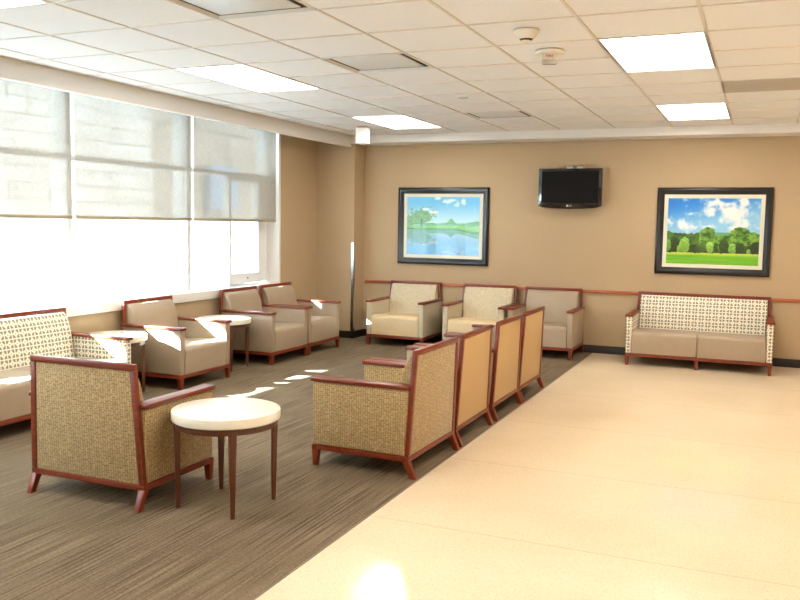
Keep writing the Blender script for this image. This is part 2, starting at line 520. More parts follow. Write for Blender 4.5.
for x in xs[1:-1]:
    prev = YF
    segs = []
    for j in range(len(ys) - 1):
        if inhole(x, (ys[j] + ys[j + 1]) / 2): continue
        segs.append((ys[j], ys[j + 1]))
    for a, b in segs: box(bm, x - W, x + W, a, b, H, TZ)
for y in ys[1:-1]:
    for i in range(len(xs) - 1):
        if inhole((xs[i] + xs[i + 1]) / 2, y): continue
        box(bm, xs[i] + W, xs[i + 1] - W, y - W * 0.8, y + W * 0.8, H + 0.0005, TZ)
box(bm, FX, FX + 0.022, YF, FY, H, TZ); box(bm, FX, XR, FY - 0.022, FY, H, TZ)
make('grid', bm, M['grid'], ceiling)

# window-side fascia and back soffit
bm = bmesh.new()
box(bm, FX - 0.05, FX, YF, FY + 0.02, 2.475, TZ)
structure('trim_3', bm, M['white'])
bm = bmesh.new(); box(bm, FX - 0.056, FX + 0.010, YF, FY + 0.02, 2.452, 2.475); structure('trim_4', bm, M['sillw'])
bm = bmesh.new(); box(bm, FX - 0.05, XR, FY, YB, 2.497, TZ); structure('trim_5', bm, M['white'])

# ceiling lights: recessed panels
LPHR = {(-1, 2): 'recessed white ceiling light panel on the right, the larger and nearer of the two there',
        (-1, 7): 'recessed white ceiling light panel on the right, the smaller one near the back wall',
        (-6, 7): 'recessed white ceiling light panel close to the hanging sign box in the far left corner',
        (-6, 2): 'recessed white ceiling light panel above the middle of the windows',
        (-6, -3): 'recessed white ceiling light panel cut by the top left corner of the picture'}
for a, b in LIGHTS:
    x0, y0, x1, y1 = colx(a), rowy(b), colx(a + 1), rowy(b + 2)
    t = thing('ceiling_light', LPHR.get((a, b), 'recessed white ceiling light panel outside the frame'), 'ceiling light',
              ((x0 + x1) / 2, (y0 + y1) / 2, H), 0, 'recessed ceiling light panels')
    hx, hy = (x1 - x0) / 2, (y1 - y0) / 2
    bm = bmesh.new(); q = 0.02
    box(bm, -hx, hx, -hy, -hy + q, 0.0, 0.10); box(bm, -hx, hx, hy - q, hy, 0.0, 0.10)
    box(bm, -hx, -hx + q, -hy + q, hy - q, 0.0, 0.10); box(bm, hx - q, hx, -hy + q, hy - q, 0.0, 0.10)
    make('light_frame', bm, M['white'], t)
    bm = bmesh.new(); box(bm, -hx + q, hx - q, -hy + q, hy - q, 0.004, 0.012)
    make('diffuser_panel', bm, M['panel'], t)

# square air diffusers with a floating centre plaque
VL = {(-4, 2): 'square ceiling air diffuser with grey plaque left of the smoke detector',
      (-4, 7): 'small far square ceiling air diffuser with grey plaque near the back wall',
      (-4, -1): 'square ceiling air diffuser with bright white plaque at the top edge of the picture'}
for a, b in VENTS:
    x0, y0, x1, y1 = colx(a), rowy(b), colx(a + 1), rowy(b + 1)
    t = thing('air_diffuser', VL[(a, b)], 'air vent', ((x0 + x1) / 2, (y0 + y1) / 2, H), 0, 'square ceiling diffusers')
    hx, hy = (x1 - x0) / 2, (y1 - y0) / 2
    bm = bmesh.new()
    # flared cone from the rim up into the ceiling
    def ring(fx, z): return [bm.verts.new((sx * hx * fx, sy * hy * fx, z)) for sx, sy in ((-1, -1), (1, -1), (1, 1), (-1, 1))]
    rr = [ring(1.0, 0.0), ring(0.985, -0.003), ring(0.93, 0.014)]
    for p, q in zip(rr, rr[1:]):
        for k in range(4): bm.faces.new([p[k], p[(k + 1) % 4], q[(k + 1) % 4], q[k]])
    cone = make('diffuser_cone', bm, M['ventw'], t)
    bm = bmesh.new(); r1, r2, r3 = ring(0.93, 0.0142), ring(0.90, 0.055), ring(0.5, 0.06)
    for p, q in ((r1, r2), (r2, r3)):
        for k in range(4): bm.faces.new([p[k], p[(k + 1) % 4], q[(k + 1) % 4], q[k]])
    bm.faces.new(r3)
    make('duct_neck', bm, M['plenum'], t)  # the dark of the gap round the plaque is put into this brown
    bm = bmesh.new(); box(bm, -hx * 0.90, hx * 0.74, -hy * 0.68, hy * 0.925, 0.016, 0.024); bevel(bm, 0.004, 2)
    p = make('plaque', bm, M['ventw'], t)
    bm = bmesh.new()
    bm.free()
    for sx in (-1, 1):
        bm = bmesh.new(); box(bm, sx * hx * 0.5 - 0.012, sx * hx * 0.5 + 0.012, -hy * 0.92, -hy * 0.62, 0.018, 0.03)
        make('bracket', bm, M['ventw'], t)
for a, b in RET:
    x0, y0, x1, y1 = colx(a), rowy(b), colx(a + 1), rowy(b + 1)
    t = thing('return_grille', 'flat grey-beige return air grille in the ceiling at the right edge', 'air vent', ((x0 + x1) / 2, (y0 + y1) / 2, H))
    hx, hy = (x1 - x0) / 2, (y1 - y0) / 2
    bm = bmesh.new(); q = 0.014
    box(bm, -hx, hx, -hy, -hy + q, 0.0, 0.03); box(bm, -hx, hx, hy - q, hy, 0.0, 0.03)
    box(bm, -hx, -hx + q, -hy + q, hy - q, 0.0, 0.03); box(bm, hx - q, hx, -hy + q, hy - q, 0.0, 0.03)
    make('grille_frame', bm, M['ventg'], t)
    bm = bmesh.new()
    n = 44
    for k in range(n):
        y = -hy + q + (2 * hy - 2 * q) * (k + 0.5) / n
        box(bm, -hx + q, hx - q, y - 0.0035, y + 0.0035, 0.002, 0.016)
    o = make('grille_slats', bm, M['ventg'], t)
    bm = bmesh.new(); box(bm, -hx + q, hx - q, -hy + q, hy - q, 0.024, 0.03)
    make('grille_backing', bm, M['plenum'], t)

# smoke detector
t = thing('smoke_detector', 'white cone-shaped smoke detector on the ceiling, farther from the television than the alarm', 'smoke detector', (-1.28, 4.74, H))
bm = bmesh.new(); lathe(bm, [(0, 0), (0.072, 0), (0.074, -0.008), (0.066, -0.018), (0.058, -0.022), (0.052, -0.036), (0.040, -0.048)], 40)
make('housing', bm, M['plastic'], t)
bm = bmesh.new(); lathe(bm, [(0.036, -0.044), (0.030, -0.056), (0.0, -0.056)], 32)
make('sensor_slot', bm, M['dark'], t)
bm = bmesh.new(); lathe(bm, [(0, -0.052), (0.030, -0.055), (0.026, -0.064), (0, -0.067)], 32)
make('sensor_cap', bm, M['plastic'], t)

def text_mesh(name, s, size, mat, parent, mtx, extrude=0.0006):
    cu = bpy.data.curves.new(name + '_curve', 'FONT'); cu.body = s; cu.size = size
    cu.align_x = 'CENTER'; cu.align_y = 'CENTER'; cu.extrude = extrude
    o = bpy.data.objects.new(name + '_tmp', cu); COL.objects.link(o)
    dg = bpy.context.evaluated_depsgraph_get()
    me = bpy.data.meshes.new_from_object(o.evaluated_get(dg))
    bpy.data.objects.remove(o); me.transform(mtx); me.materials.clear(); me.materials.append(mat)
    r = bpy.data.objects.new(name, me); COL.objects.link(r); r.parent = parent
    return r
FACE_FRONT = Matrix.Rotation(PI / 2, 4, 'X')     # text lying in XY -> upright, reads from -Y

t = thing('fire_alarm', 'white ceiling fire alarm strobe with red lettering, beside the smoke detector', 'fire alarm', (-1.285, 5.33, H), math.radians(13))
bm = bmesh.new(); lathe(bm, [(0, 0), (0.092, 0), (0.094, -0.010), (0.086, -0.020), (0, -0.022)], 48)
make('round_base', bm, M['plastic'], t)
bm = bmesh.new(); box(bm, -0.05, 0.05, -0.045, 0.045, -0.058, -0.020); bevel(bm, 0.006, 2)
make('body', bm, M['plastic'], t)
bm = bmesh.new(); prism(bm, [(-0.035, -0.057), (0.035, -0.057), (0.022, -0.082), (-0.022, -0.082)], -0.045, 0.045); bevel(bm, 0.006, 2)
make('strobe_lens', bm, M['strobe'], t)
text_mesh('lettering', 'FIRE', 0.026, M['red'], t, Matrix.Translation((0, -0.0462, -0.040)) @ FACE_FRONT)

bm = bmesh.new(); lathe(bm, [(0, 0), (0.042, 0), (0.042, -0.004), (0.036, -0.007), (0, -0.007)], 32)
tag(make('sprinkler_cover', bm, m_plain('sprinkler_grey', srgb(200, 204, 208), 0.5), loc=(-2.45, 7.05, TZ)), 'small flat round grey sprinkler cover between the two grey diffusers', 'sprinkler cover')

# hanging sign box near the corner
t = thing('hanging_box_fixture', 'small cream-white box fixture hung from the ceiling in the far left corner', 'ceiling fixture', (-4.27, 8.82, H), math.radians(8))
bm = bmesh.new(); box(bm, -0.068, 0.068, -0.055, 0.055, -0.19, -0.012); bevel(bm, 0.006, 2)
make('housing', bm, M['exitglow'], t)
bm = bmesh.new(); box(bm, -0.055, 0.055, -0.045, 0.045, -0.012, 0.0)
make('canopy_plate', bm, m_plain('canopy_shadow_orange', srgb(214, 150, 96), 0.5), t)  # orange colour carries the box's warm shadow at the ceiling

# ------------------------------------------------------------------ windows
FXo, FXi = -5.60, -5.50
MUL = [-0.94, 0.66, 2.30, 3.94, 5.585, 7.235, 8.80]
for k in range(6):
    y0, y1 = MUL[k], MUL[k + 1]
    bm = bmesh.new()
    hw = 0.024
    # mullion (deep fin outside), head, bottom and transom rails
    box(bm, FXo - 0.08, FXi, y0 - hw, y0 + hw, WZ0, WZ1)
    if k == 5: box(bm, FXo - 0.08, FXi, y1 - hw, y1 + 0.02, WZ0, WZ1)
    box(bm, FXo, FXi, y0 + hw, y1 - hw, WZ0, 0.765)
    box(bm, FXo, FXi, y0 + hw, y1 - hw, 2.58, WZ1)
    box(bm, FXo, FXi, y0 + hw, y1 - hw, 1.995, 2.04)
    fr = structure('window_%d' % (k + 1), bm, M['alu_in'])
    bm = bmesh.new()
    box(bm, FXo + 0.04, FXo + 0.046, y0 + hw, y1 - hw, 0.765, 1.995)
    box(bm, FXo + 0.04, FXo + 0.046, y0 + hw, y1 - hw, 2.04, 2.58)
    make('pane', bm, M['glass'], fr)
    if k == 5:
        bm = bmesh.new()
        a, b = 7.955, 8.776
        box(bm, FXo + 0.02, FXi + 0.01, a, a + 0.035, 0.775, 1.995)
        box(bm, FXo + 0.02, FXi + 0.01, 8.54, 8.64, 0.775, 1.995)
        box(bm, FXo + 0.04, FXi - 0.02, 8.64, b, 0.775, 1.995)
        box(bm, FXo + 0.02, FXi + 0.01, a + 0.035, 8.54, 0.775, 0.895)
        box(bm, FXo + 0.02, FXi + 0.01, a + 0.035, 8.54, 1.94, 1.995)
        bevel(bm, 0.003, 1)
        cs = make('casement', bm, M['alu_in'], fr)
        bm = bmesh.new(); lathe(bm, [(0, 0), (0.009, 0), (0.009, 0.012), (0, 0.014)], 16)
        bmesh.ops.rotate(bm, verts=bm.verts, cent=(0, 0, 0), matrix=Matrix.Rotation(PI / 2, 3, 'Y'))
        bmesh.ops.translate(bm, verts=bm.verts, vec=(FXi + 0.01, 8.30, 0.838))
        make('lock_button', bm, M['steel'], cs)
# jamb liner at the right end of the glazing
bm = bmesh.new(); box(bm, FXi - 0.1, XW + 0.006, WY1 - 0.03, WY1 + 0.012, WZ0, 2.56); structure('trim_6', bm, M['sillw'])
# sill
bm = bmesh.new(); box(bm, FXi - 0.02, -5.335, YF + 0.02, WY1 + 0.02, 0.668, 0.757); bevel(bm, 0.004, 2); structure('trim_7', bm, M['sillw'])

# roller shades
SHY = [(-0.94, 0.62), (0.655, 2.22), (2.255, 3.835), (3.87, 5.45), (5.485, 7.065), (7.10, 8.675)]
SHL = ['roller shade outside the frame, nearest the camera', 'roller shade outside the frame above the near windows', 'roller shade left of the picture edge',
       'pale translucent roller shade at the left edge of the picture', 'translucent roller shade in the middle of the window wall', 'darker translucent roller shade nearest the room corner']
for (y0, y1), lb in zip(SHY, SHL):
    t = thing('roller_shade', lb, 'window shade', (-5.335, (y0 + y1) / 2, 1.49), 0, 'roller shades on the window wall')
    h = (y1 - y0) / 2
    bm = bmesh.new(); vs = [bm.verts.new(p) for p in ((0, -h, 0.024), (0, h, 0.024), (0, h, 1.07), (0, -h, 1.07))]; bm.faces.new(vs)
    make('shade_cloth', bm, M['shade'], t)
    bm = bmesh.new(); box(bm, -0.006, 0.006, -h, h, 0.0, 0.028); bevel(bm, 0.003, 2)
    make('hem_bar', bm, M['hem'], t)
    bm = bmesh.new(); lathe(bm, [(0, -h), (0.02, -h), (0.02, h), (0, h)], 24)
    bmesh.ops.rotate(bm, verts=bm.verts, cent=(0, 0, 0), matrix=Matrix.Rotation(-PI / 2, 3, 'X'))
    bmesh.ops.translate(bm, verts=bm.verts, vec=(-0.02, 0, 1.07))
    make('roller_tube', bm, M['alu'], t)

# ------------------------------------------------------------------ outdoors
bm = bmesh.new(); box(bm, -60, XW - 0.25, -40, 70, -0.25, -0.15); structure('ground', bm, M['ground'])
bm = bmesh.new(); box(bm, -9.45, XW - 0.25, -12, 22, 3.80, 4.04); structure('sun_block_canopy', bm, M['white'])   # unseen canopy, added to block high sun at the glazing
bm = bmesh.new(); box(bm, -9.40, -9.0, 3.5, 5.3, -0.15, 3.80); box(bm, -9.40, -9.0, -1.9, 0.2, -0.15, 3.80); structure('sun_block_piers', bm, M['white'])   # unseen piers, added to keep sun off some chairs and floor
b = thing('building', 'pale stone building across the way, seen dimly through the shades', 'building', (-17, 14, -0.15))
bm = bmesh.new(); box(bm, -4, 0, -22, 6.6, 0, 7.5)
for yy in (-15, -8, -2.2, 3.2): box(bm, 0, 0.25, yy, yy + 0.5, 0, 7.5)
make('facade', bm, M['stone'], b)
bm = bmesh.new(); box(bm, -4, -0.3, 6.6, 30, 0, 6.5); make('wing', bm, M['stone2'], b)
for yy, zz in ((-15, 2.2), (-9, 2.2), (9.5, 2.0), (14, 2.0)):
    bm = bmesh.new(); box(bm, -0.35, 0.04, yy, yy + 1.6, zz, zz + 1.5)
    make('window', bm, M['dkglass'], b)

# ------------------------------------------------------------------ seating
def seat_unit(name, label, cat, w, loc, rz, group, arm_m, back_m, seat_m, panel_m, nseats=1, D=0.625):
    """front faces local -y; origin on the floor, middle of the front edge"""
    t = thing(name, label, cat, loc, rz, group)
    hw = w / 2
    ht = hw - 0.036                    # half width of the back frame at the top
    T = 0.028
    ZB, ZT = 0.10, 0.762
    def yb(z): return D + (z - ZB) / (ZT - ZB) * 0.028     # front face of the leaning back frame
    def xo(z): return hw + (ht - hw) * (z - ZB) / (ZT - ZB)
    # rails around the bottom
    bm = bmesh.new()
    box(bm, -hw, hw, 0.0, 0.03, 0.10, 0.132)
    for s in (-1, 1):
        x0, x1 = sorted((s * hw, s * (hw - 0.03))); box(bm, x0, x1, 0.03, D + 0.004, 0.10, 0.132)
    bevel(bm, 0.003, 2); wood('base_rail', bm, M['cherry'], t, 0)
    # legs
    xsf = [-hw + 0.022, hw - 0.022] + ([0.0] if nseats > 1 else [])
    for x in xsf:
        bm = bmesh.new(); a, c = 0.021, 0.015
        hexa(bm, [(x - c, 0.004, 0), (x + c, 0.004, 0), (x + c, 0.004 + 2 * c, 0), (x - c, 0.004 + 2 * c, 0),
                  (x - a, 0.001, 0.10), (x + a, 0.001, 0.10), (x + a, 0.045, 0.10), (x - a, 0.045, 0.10)])
        bevel(bm, 0.002, 2); wood('leg', bm, M['cherry'], t, 2)
    for x in (-hw + 0.02, hw - 0.02):
        bm = bmesh.new(); a = 0.019; s = 1 if x > 0 else -1
        hexa(bm, [(x - 0.015, D + 0.037, 0), (x + 0.015, D + 0.037, 0), (x + 0.015, D + 0.073, 0), (x - 0.015, D + 0.073, 0),
                  (x - a, D - 0.014, 0.106), (x + a, D - 0.014, 0.106), (x + a, D + 0.0285, 0.106), (x - a, D + 0.0285, 0.106)])
        bevel(bm, 0.002, 2); wood('leg', bm, M['cherry'], t, 2)
    # leaning wooden picture-frame of the back
    bm = bmesh.new(); m_ = 0.034
    def fbar(xa0, xa1, za, xb0, xb1, zb):   # bar from height za to zb
        hexa(bm, [(xa0, yb(za), za), (xa1, yb(za), za), (xa1, yb(za) + T, za), (xa0, yb(za) + T, za),
                  (xb0, yb(zb), zb), (xb1, yb(zb), zb), (xb1, yb(zb) + T, zb), (xb0, yb(zb) + T, zb)])
    fbar(-xo(ZB), xo(ZB), ZB, -xo(ZB + 0.03), xo(ZB + 0.03), ZB + 0.03)
    fbar(-xo(ZT - m_), xo(ZT - m_), ZT - m_, -xo(ZT), xo(ZT), ZT)
    fbar(-xo(ZB + .03), -xo(ZB + .03) + m_, ZB + 0.03, -xo(ZT - m_), -xo(ZT - m_) + m_, ZT - m_)
    fbar(xo(ZB + .03) - m_, xo(ZB + .03), ZB + 0.03, xo(ZT - m_) - m_, xo(ZT - m_), ZT - m_)
    bevel(bm, 0.003, 2); wood('back_frame', bm, M['cherry'], t, 0)
    # upholstered outer back panel
    bm = bmesh.new(); z0, z1 = ZB + 0.031, ZT - m_ - 0.001; e = m_ + 0.001; y0, y1 = 0.004, T - 0.005
    hexa(bm, [(-xo(z0) + e, yb(z0) + y0, z0), (xo(z0) - e, yb(z0) + y0, z0), (xo(z0) - e, yb(z0) + y1, z0), (-xo(z0) + e, yb(z0) + y1, z0),
              (-xo(z1) + e, yb(z1) + y0, z1), (xo(z1) - e, yb(z1) + y0, z1), (xo(z1) - e, yb(z1) + y1, z1), (-xo(z1) + e, yb(z1) + y1, z1)])
    bevel(bm, 0.004, 2); make('back_panel', bm, panel_m, t, uv='xz')
    # arms and caps
    at, ab = 0.068, 0.058
    for s in (-1, 1):
        bm = bmesh.new(); z0, z1 = 0.134, 0.528
        xi0, xi1, xo0 = s * (hw - ab), s * (hw - at), s * (hw - 0.004)
        pts = [(min(xi0, xo0), 0.006, z0), (max(xi0, xo0), 0.006, z0), (max(xi0, xo0), yb(z0) - 0.001, z0), (min(xi0, xo0), yb(z0) - 0.001, z0),
               (min(xi1, xo0), 0.002, z1), (max(xi1, xo0), 0.002, z1), (max(xi1, xo0), yb(z1) - 0.001, z1), (min(xi1, xo0), yb(z1) - 0.001, z1)]
        hexa(bm, pts); bevel(bm, 0.008, 3)
        am = make('arm', bm, arm_m, t)
        bm = bmesh.new()
        xa, xb = sorted((s * (hw - at - 0.006), s * (hw + 0.008)))
        hexa(bm, [(xa, -0.008, 0.529), (xb, -0.008, 0.529), (xb, yb(0.529) + 0.012, 0.529), (xa, yb(0.529) - 0.001, 0.529),
                  (xa, -0.008, 0.553), (xb, -0.008, 0.553), (xb, yb(0.553) + 0.012, 0.553), (xa, yb(0.553) - 0.001, 0.553)] if s > 0 else
                 [(xa, -0.008, 0.529), (xb, -0.008, 0.529), (xb, yb(0.529) - 0.001, 0.529), (xa, yb(0.529) + 0.012, 0.529),
                  (xa, -0.008, 0.553), (xb, -0.008, 0.553), (xb, yb(0.553) - 0.001, 0.553), (xa, yb(0.553) + 0.012, 0.553)])
        bevel(bm, 0.004, 2); wood('armrest_cap', bm, M['cherry'], am, 1)
    # back cushion: side profile bulging forward
    ci = hw - at - 0.002
    prof = [(0.032, 0.728), (0.012, 0.727), (-0.004, 0.716), (-0.022, 0.692), (-0.040, 0.655), (-0.054, 0.61), (-0.066, 0.56),
            (-0.078, 0.50), (-0.088, 0.44), (-0.095, 0.38), (-0.100, 0.34), (0.008, 0.34)]
    prof = [(D + y, z) for y, z in prof]
    bm = bmesh.new(); a_, b_ = prism(bm, prof, -ci, ci)
    for v in bm.verts:              # follow the frame's taper above the arms
        if v.co.z > 0.55:
            lim = xo(v.co.z) - m_ - 0.002
            v.co.x = math.copysign(min(abs(v.co.x), lim), v.co.x)
    bmesh.ops.recalc_face_normals(bm, faces=bm.faces)
    es = [e for e in bm.edges if any(len(f.verts) > 6 for f in e.link_faces)]
    bevel(bm, 0.014, 4, es); make('backrest_cushion', bm, back_m, t, uv='xz', sharp=50)
    # seat cushions
    n = nseats
    wi = 2 * (hw - at - 0.001)
    for k in range(n):
        x0 = -wi / 2 + wi * k / n + (0.0015 if k else 0); x1 = -wi / 2 + wi * (k + 1) / n - (0.0015 if k < n - 1 else 0)
        f0 = -0.007 if k == 0 else 0; f1 = 0.007 if k == n - 1 else 0
        bm = bmesh.new()
        prof = [(0.006, 0.135), (0.004, 0.33), (0.55, 0.352), (0.55, 0.135)]
        prof = [(0.008, 0.135), (-0.002, 0.33), (0.004, 0.352), (0.018, 0.368), (0.040, 0.376), (0.12, 0.376), (0.30, 0.366), (D - 0.08, 0.356), (D - 0.08, 0.135)]
        prism(bm, prof, x0, x1)
        for v in bm.verts:
            if v.co.z < 0.2 and v.co.y < 0.1: v.co.x += f0 if v.co.x < (x0 + x1) / 2 else f1
        bmesh.ops.recalc_face_normals(bm, faces=bm.faces)
        es = [e for e in bm.edges if any(len(f.verts) > 6 for f in e.link_faces)]
        bevel(bm, 0.012, 4, es); make('seat_cushion', bm, seat_m, t, sharp=50)
    return t

A = 'armchair'
W_ = 0.755
def chair(label, loc, rz, group, *m, w=W_, D=0.625): return seat_unit('armchair', label, A, w, (loc[0], loc[1], 0), rz, group, *m, D=D)
wv, tp_, be, tn = M['weave'], M['taupe'], M['beige'], M['tan']
wv_lit = m_weave('tan_block_weave_lit', srgb(222, 208, 176), srgb(176, 160, 130), srgb(232, 220, 192))  # same fabric as the tan weave, stronger light put into its colour
# near chair, back to the camera (faces +Y)
chair('near left armchair in tan block-pattern fabric, its back to the camera', (-3.249, 3.985), PI + 0.011, 'tan patterned armchairs', wv, wv, be, wv, w=0.768, D=0.583)
# row with backs to the terrazzo (faces -X)
chair('tan block-pattern armchair, nearest of the row along the carpet edge', (-2.489, 4.868), -PI / 2 - 0.02, 'tan patterned armchairs', wv, wv, be, wv, w=0.768)
chair('plain tan-backed armchair right behind the patterned one in the row along the carpet edge', (-2.485, 5.65), -PI / 2, 'armchair row along the carpet edge', tp_, tp_, tp_, tn, w=0.735)
chair('plain tan-backed armchair, second from the far end of the row along the carpet edge', (-2.485, 6.49), -PI / 2, 'armchair row along the carpet edge', tp_, tp_, tp_, tn, w=0.745)
chair('plain tan-backed armchair at the far end of the row along the carpet edge', (-2.485, 7.262), -PI / 2, 'armchair row along the carpet edge', tp_, tp_, tp_, tn)
# window side (faces +X)
chair('taupe vinyl armchair between the two white tables under the windows', (-4.625, 6.335), PI / 2, 'taupe armchairs under the windows', tp_, tp_, tp_, tp_)
chair('taupe vinyl armchair under the windows, just beyond the farther white table', (-4.625, 7.835), PI / 2, 'taupe armchairs under the windows', tp_, tp_, tp_, tp_)
chair('taupe vinyl armchair nearest the pilaster, last under the windows', (-4.625, 8.608), PI / 2, 'taupe armchairs under the windows', tp_, tp_, tp_, tp_)
# back wall (faces -Y)
YF0 = 9.325
chair('beige armchair with lit-toned patterned back, left one under the lake picture', (-4.06, YF0), 0, 'beige armchairs at the back wall', wv_lit, wv_lit, be, wv_lit)
chair('beige armchair with lit-toned patterned back, right one beside the taupe armchair', (-3.065, YF0), 0, 'beige armchairs at the back wall', wv_lit, wv_lit, be, wv_lit)
chair('all-taupe vinyl armchair against the back wall, under the television', (-2.27, YF0), 0, None, tp_, tp_, tp_, tp_)
lt = M['lattice']
seat_unit('sofa', 'white lattice-pattern sofa with taupe seat, against the back wall at right', 'sofa', 1.475, (-0.58, YF0 + 0.01, 0), 0, 'lattice patterned sofas', lt, lt, tp_, lt, nseats=2)
seat_unit('sofa', 'white lattice-pattern sofa under the windows at the left edge', 'sofa', 1.475, (-4.625, 4.60, 0), PI / 2, 'lattice patterned sofas', lt, lt, tp_, lt, nseats=2)

# ------------------------------------------------------------------ round tables
def table(label, x, y, r, rz):
    t = thing('side_table', label, 'side table', (x, y, 0), rz, 'round white-topped side tables')
    zt = 0.515
    bm = bmesh.new()
    lathe(bm, [(0, zt - 0.052), (r - 0.006, zt - 0.052), (r - 0.001, zt - 0.048), (r, zt - 0.044), (r, zt - 0.006), (r - 0.002, zt - 0.002), (r - 0.007, zt), (0, zt)], 72)
    o = make('table_top', bm, M['tabletop'], t, sharp=40)
    bm = bmesh.new()
    lathe(bm, [(r - 0.045, zt - 0.053), (r - 0.016, zt - 0.053), (r - 0.016, zt - 0.085), (r - 0.045, zt - 0.085), (r - 0.045, zt - 0.053)], 72)
    wood('apron', bm, M['walnut'], t, 0)
    for k in range(4):
        an = PI / 4 + k * PI / 2
        bm = bmesh.new()
        ca, sa = math.cos(an), math.sin(an)
        def P(rad, tan, z): return (rad * ca - tan * sa, rad * sa + tan * ca, z)
        R1, R0 = r - 0.012, r - 0.022
        hexa(bm, [P(R0 - 0.022, -0.011, 0), P(R0, -0.011, 0), P(R0, 0.011, 0), P(R0 - 0.022, 0.011, 0),
                  P(R1 - 0.034, -0.021, zt - 0.053), P(R1, -0.021, zt - 0.053), P(R1, 0.021, zt - 0.053), P(R1 - 0.034, 0.021, zt - 0.053)])
        bevel(bm, 0.003, 2); wood('leg', bm, M['walnut'], t, 2)
    return t
table('round white side table nearest the camera, beside the patterned armchair', -2.55, 3.66, 0.283, -0.06)
table('round white side table between the window sofa and the first taupe armchair', -5.04, 5.61, 0.262, 0.1)
table('round white side table between two taupe armchairs under the windows', -4.985, 7.12, 0.272, 0.1)

# ------------------------------------------------------------------ pictures
def hsh(i, j, s=0):
    n = (i * 374761393 + j * 668265263 + s * 1442695) & 0xffffffff
    n = ((n ^ (n >> 13)) * 1274126177) & 0xffffffff
    return ((n ^ (n >> 16)) & 0xffff) / 65535.0
def vn(x, y, s=0):
    i, j = math.floor(x), math.floor(y); fx, fy = x - i, y - j
    fx = fx * fx * (3 - 2 * fx); fy = fy * fy * (3 - 2 * fy)
    a = hsh(i, j, s) * (1 - fx) + hsh(i + 1, j, s) * fx
    b_ = hsh(i, j + 1, s) * (1 - fx) + hsh(i + 1, j + 1, s) * fx
    return a * (1 - fy) + b_ * fy
def fbm(x, y, s=0, o=4):
    v, a, t_ = 0, 0.5, 0
    for k in range(o):
        v += a * vn(x, y, s + k); t_ += a; a *= 0.5; x *= 2.03; y *= 2.03
    return v / t_
def lerp(a, b_, t_):
    t_ = max(0, min(1, t_)); return tuple(p + (q - p) * t_ for p, q in zip(a, b_))
def ss(a, b_, x):
    t_ = max(0, min(1, (x - a) / (b_ - a))); return t_ * t_ * (3 - 2 * t_)

def lake(u, v):      # u right, v up (0..1); colours lightened to carry the window's reflection in the glass
    def top(u, w):   # landscape above the waterline, w = height above it (0..1)
        sky = lerp((214, 240, 248), (104, 188, 238), ss(0.0, 1.0, w) )
        c = sky
        for cx, cy, rx, ry in ((0.33, 0.50, 0.10, 0.07), (0.27, 0.60, 0.06, 0.05), (0.57, 0.88, 0.09, 0.08), (0.70, 0.76, 0.06, 0.10), (0.78, 0.84, 0.04, 0.12), (0.42, 0.96, 0.05, 0.05)):
            d = ((u - cx) / rx) ** 2 + ((w - cy) / ry) ** 2
            f = 1 - d * 0.6 + (fbm(u * 14, w * 11, 3) - 0.5) * 1.6
            c = lerp(c, (240, 246, 248), ss(0.2, 0.8, f) * 0.9)
        # far tree line and lawn
        hline = 0.15 + 0.035 * fbm(u * 22, 0, 5) + 0.14 * math.exp(-((u - 0.615) / 0.045) ** 2) + 0.20 * max(0, (u - 0.78)) * 1.6
        if w < hline: c = lerp((88, 156, 116), (156, 204, 146), fbm(u * 30, w * 40, 9))
        if w < 0.085: c = lerp((104, 184, 96), (168, 216, 120), fbm(u * 6, w * 30, 2))
        # big tree at left
        f = 0
        for cx, cy, rx, ry in ((0.07, 0.26, 0.10, 0.16), (0.16, 0.40, 0.11, 0.16), (0.24, 0.42, 0.09, 0.14), (0.12, 0.22, 0.14, 0.11), (0.26, 0.28, 0.08, 0.09), (0.2, 0.5, 0.07, 0.09)):
            d = ((u - cx) / rx) ** 2 + ((w - cy) / ry) ** 2
            f = max(f, 1 - d)
        f += (fbm(u * 30, w * 24, 7) - 0.5) * 0.9
        if f > 0.12 and u < 0.42 and w < 0.7: c = lerp((96, 152, 120), (160, 204, 146), fbm(u * 34, w * 26, 12))
        if abs(u - 0.205 - 0.02 * (w - 0.1)) < 0.008 and 0.03 < w < 0.3: c = (96, 110, 92)
        return c
    HZ = 0.46 + 0.0
    shore = HZ + 0.012 * (fbm(u * 4, 1.5, 4) - 0.5) - 0.06 * ss(0.62, 1.0, u)
    if v > shore: return top(u, (v - HZ + 0.0) / (1 - HZ) if v > HZ else 0.02)
    d = (shore - v) / HZ
    c = top(u + 0.006 * (fbm(u * 8, v * 60, 21) - 0.5), d * 0.98 + 0.0)
    if d < 0.05: c = lerp(c, (52, 92, 78), 0.6)
    c = lerp(c, (96, 150, 208), 0.22 + 0.35 * d)
    return tuple(x * 0.98 for x in c)

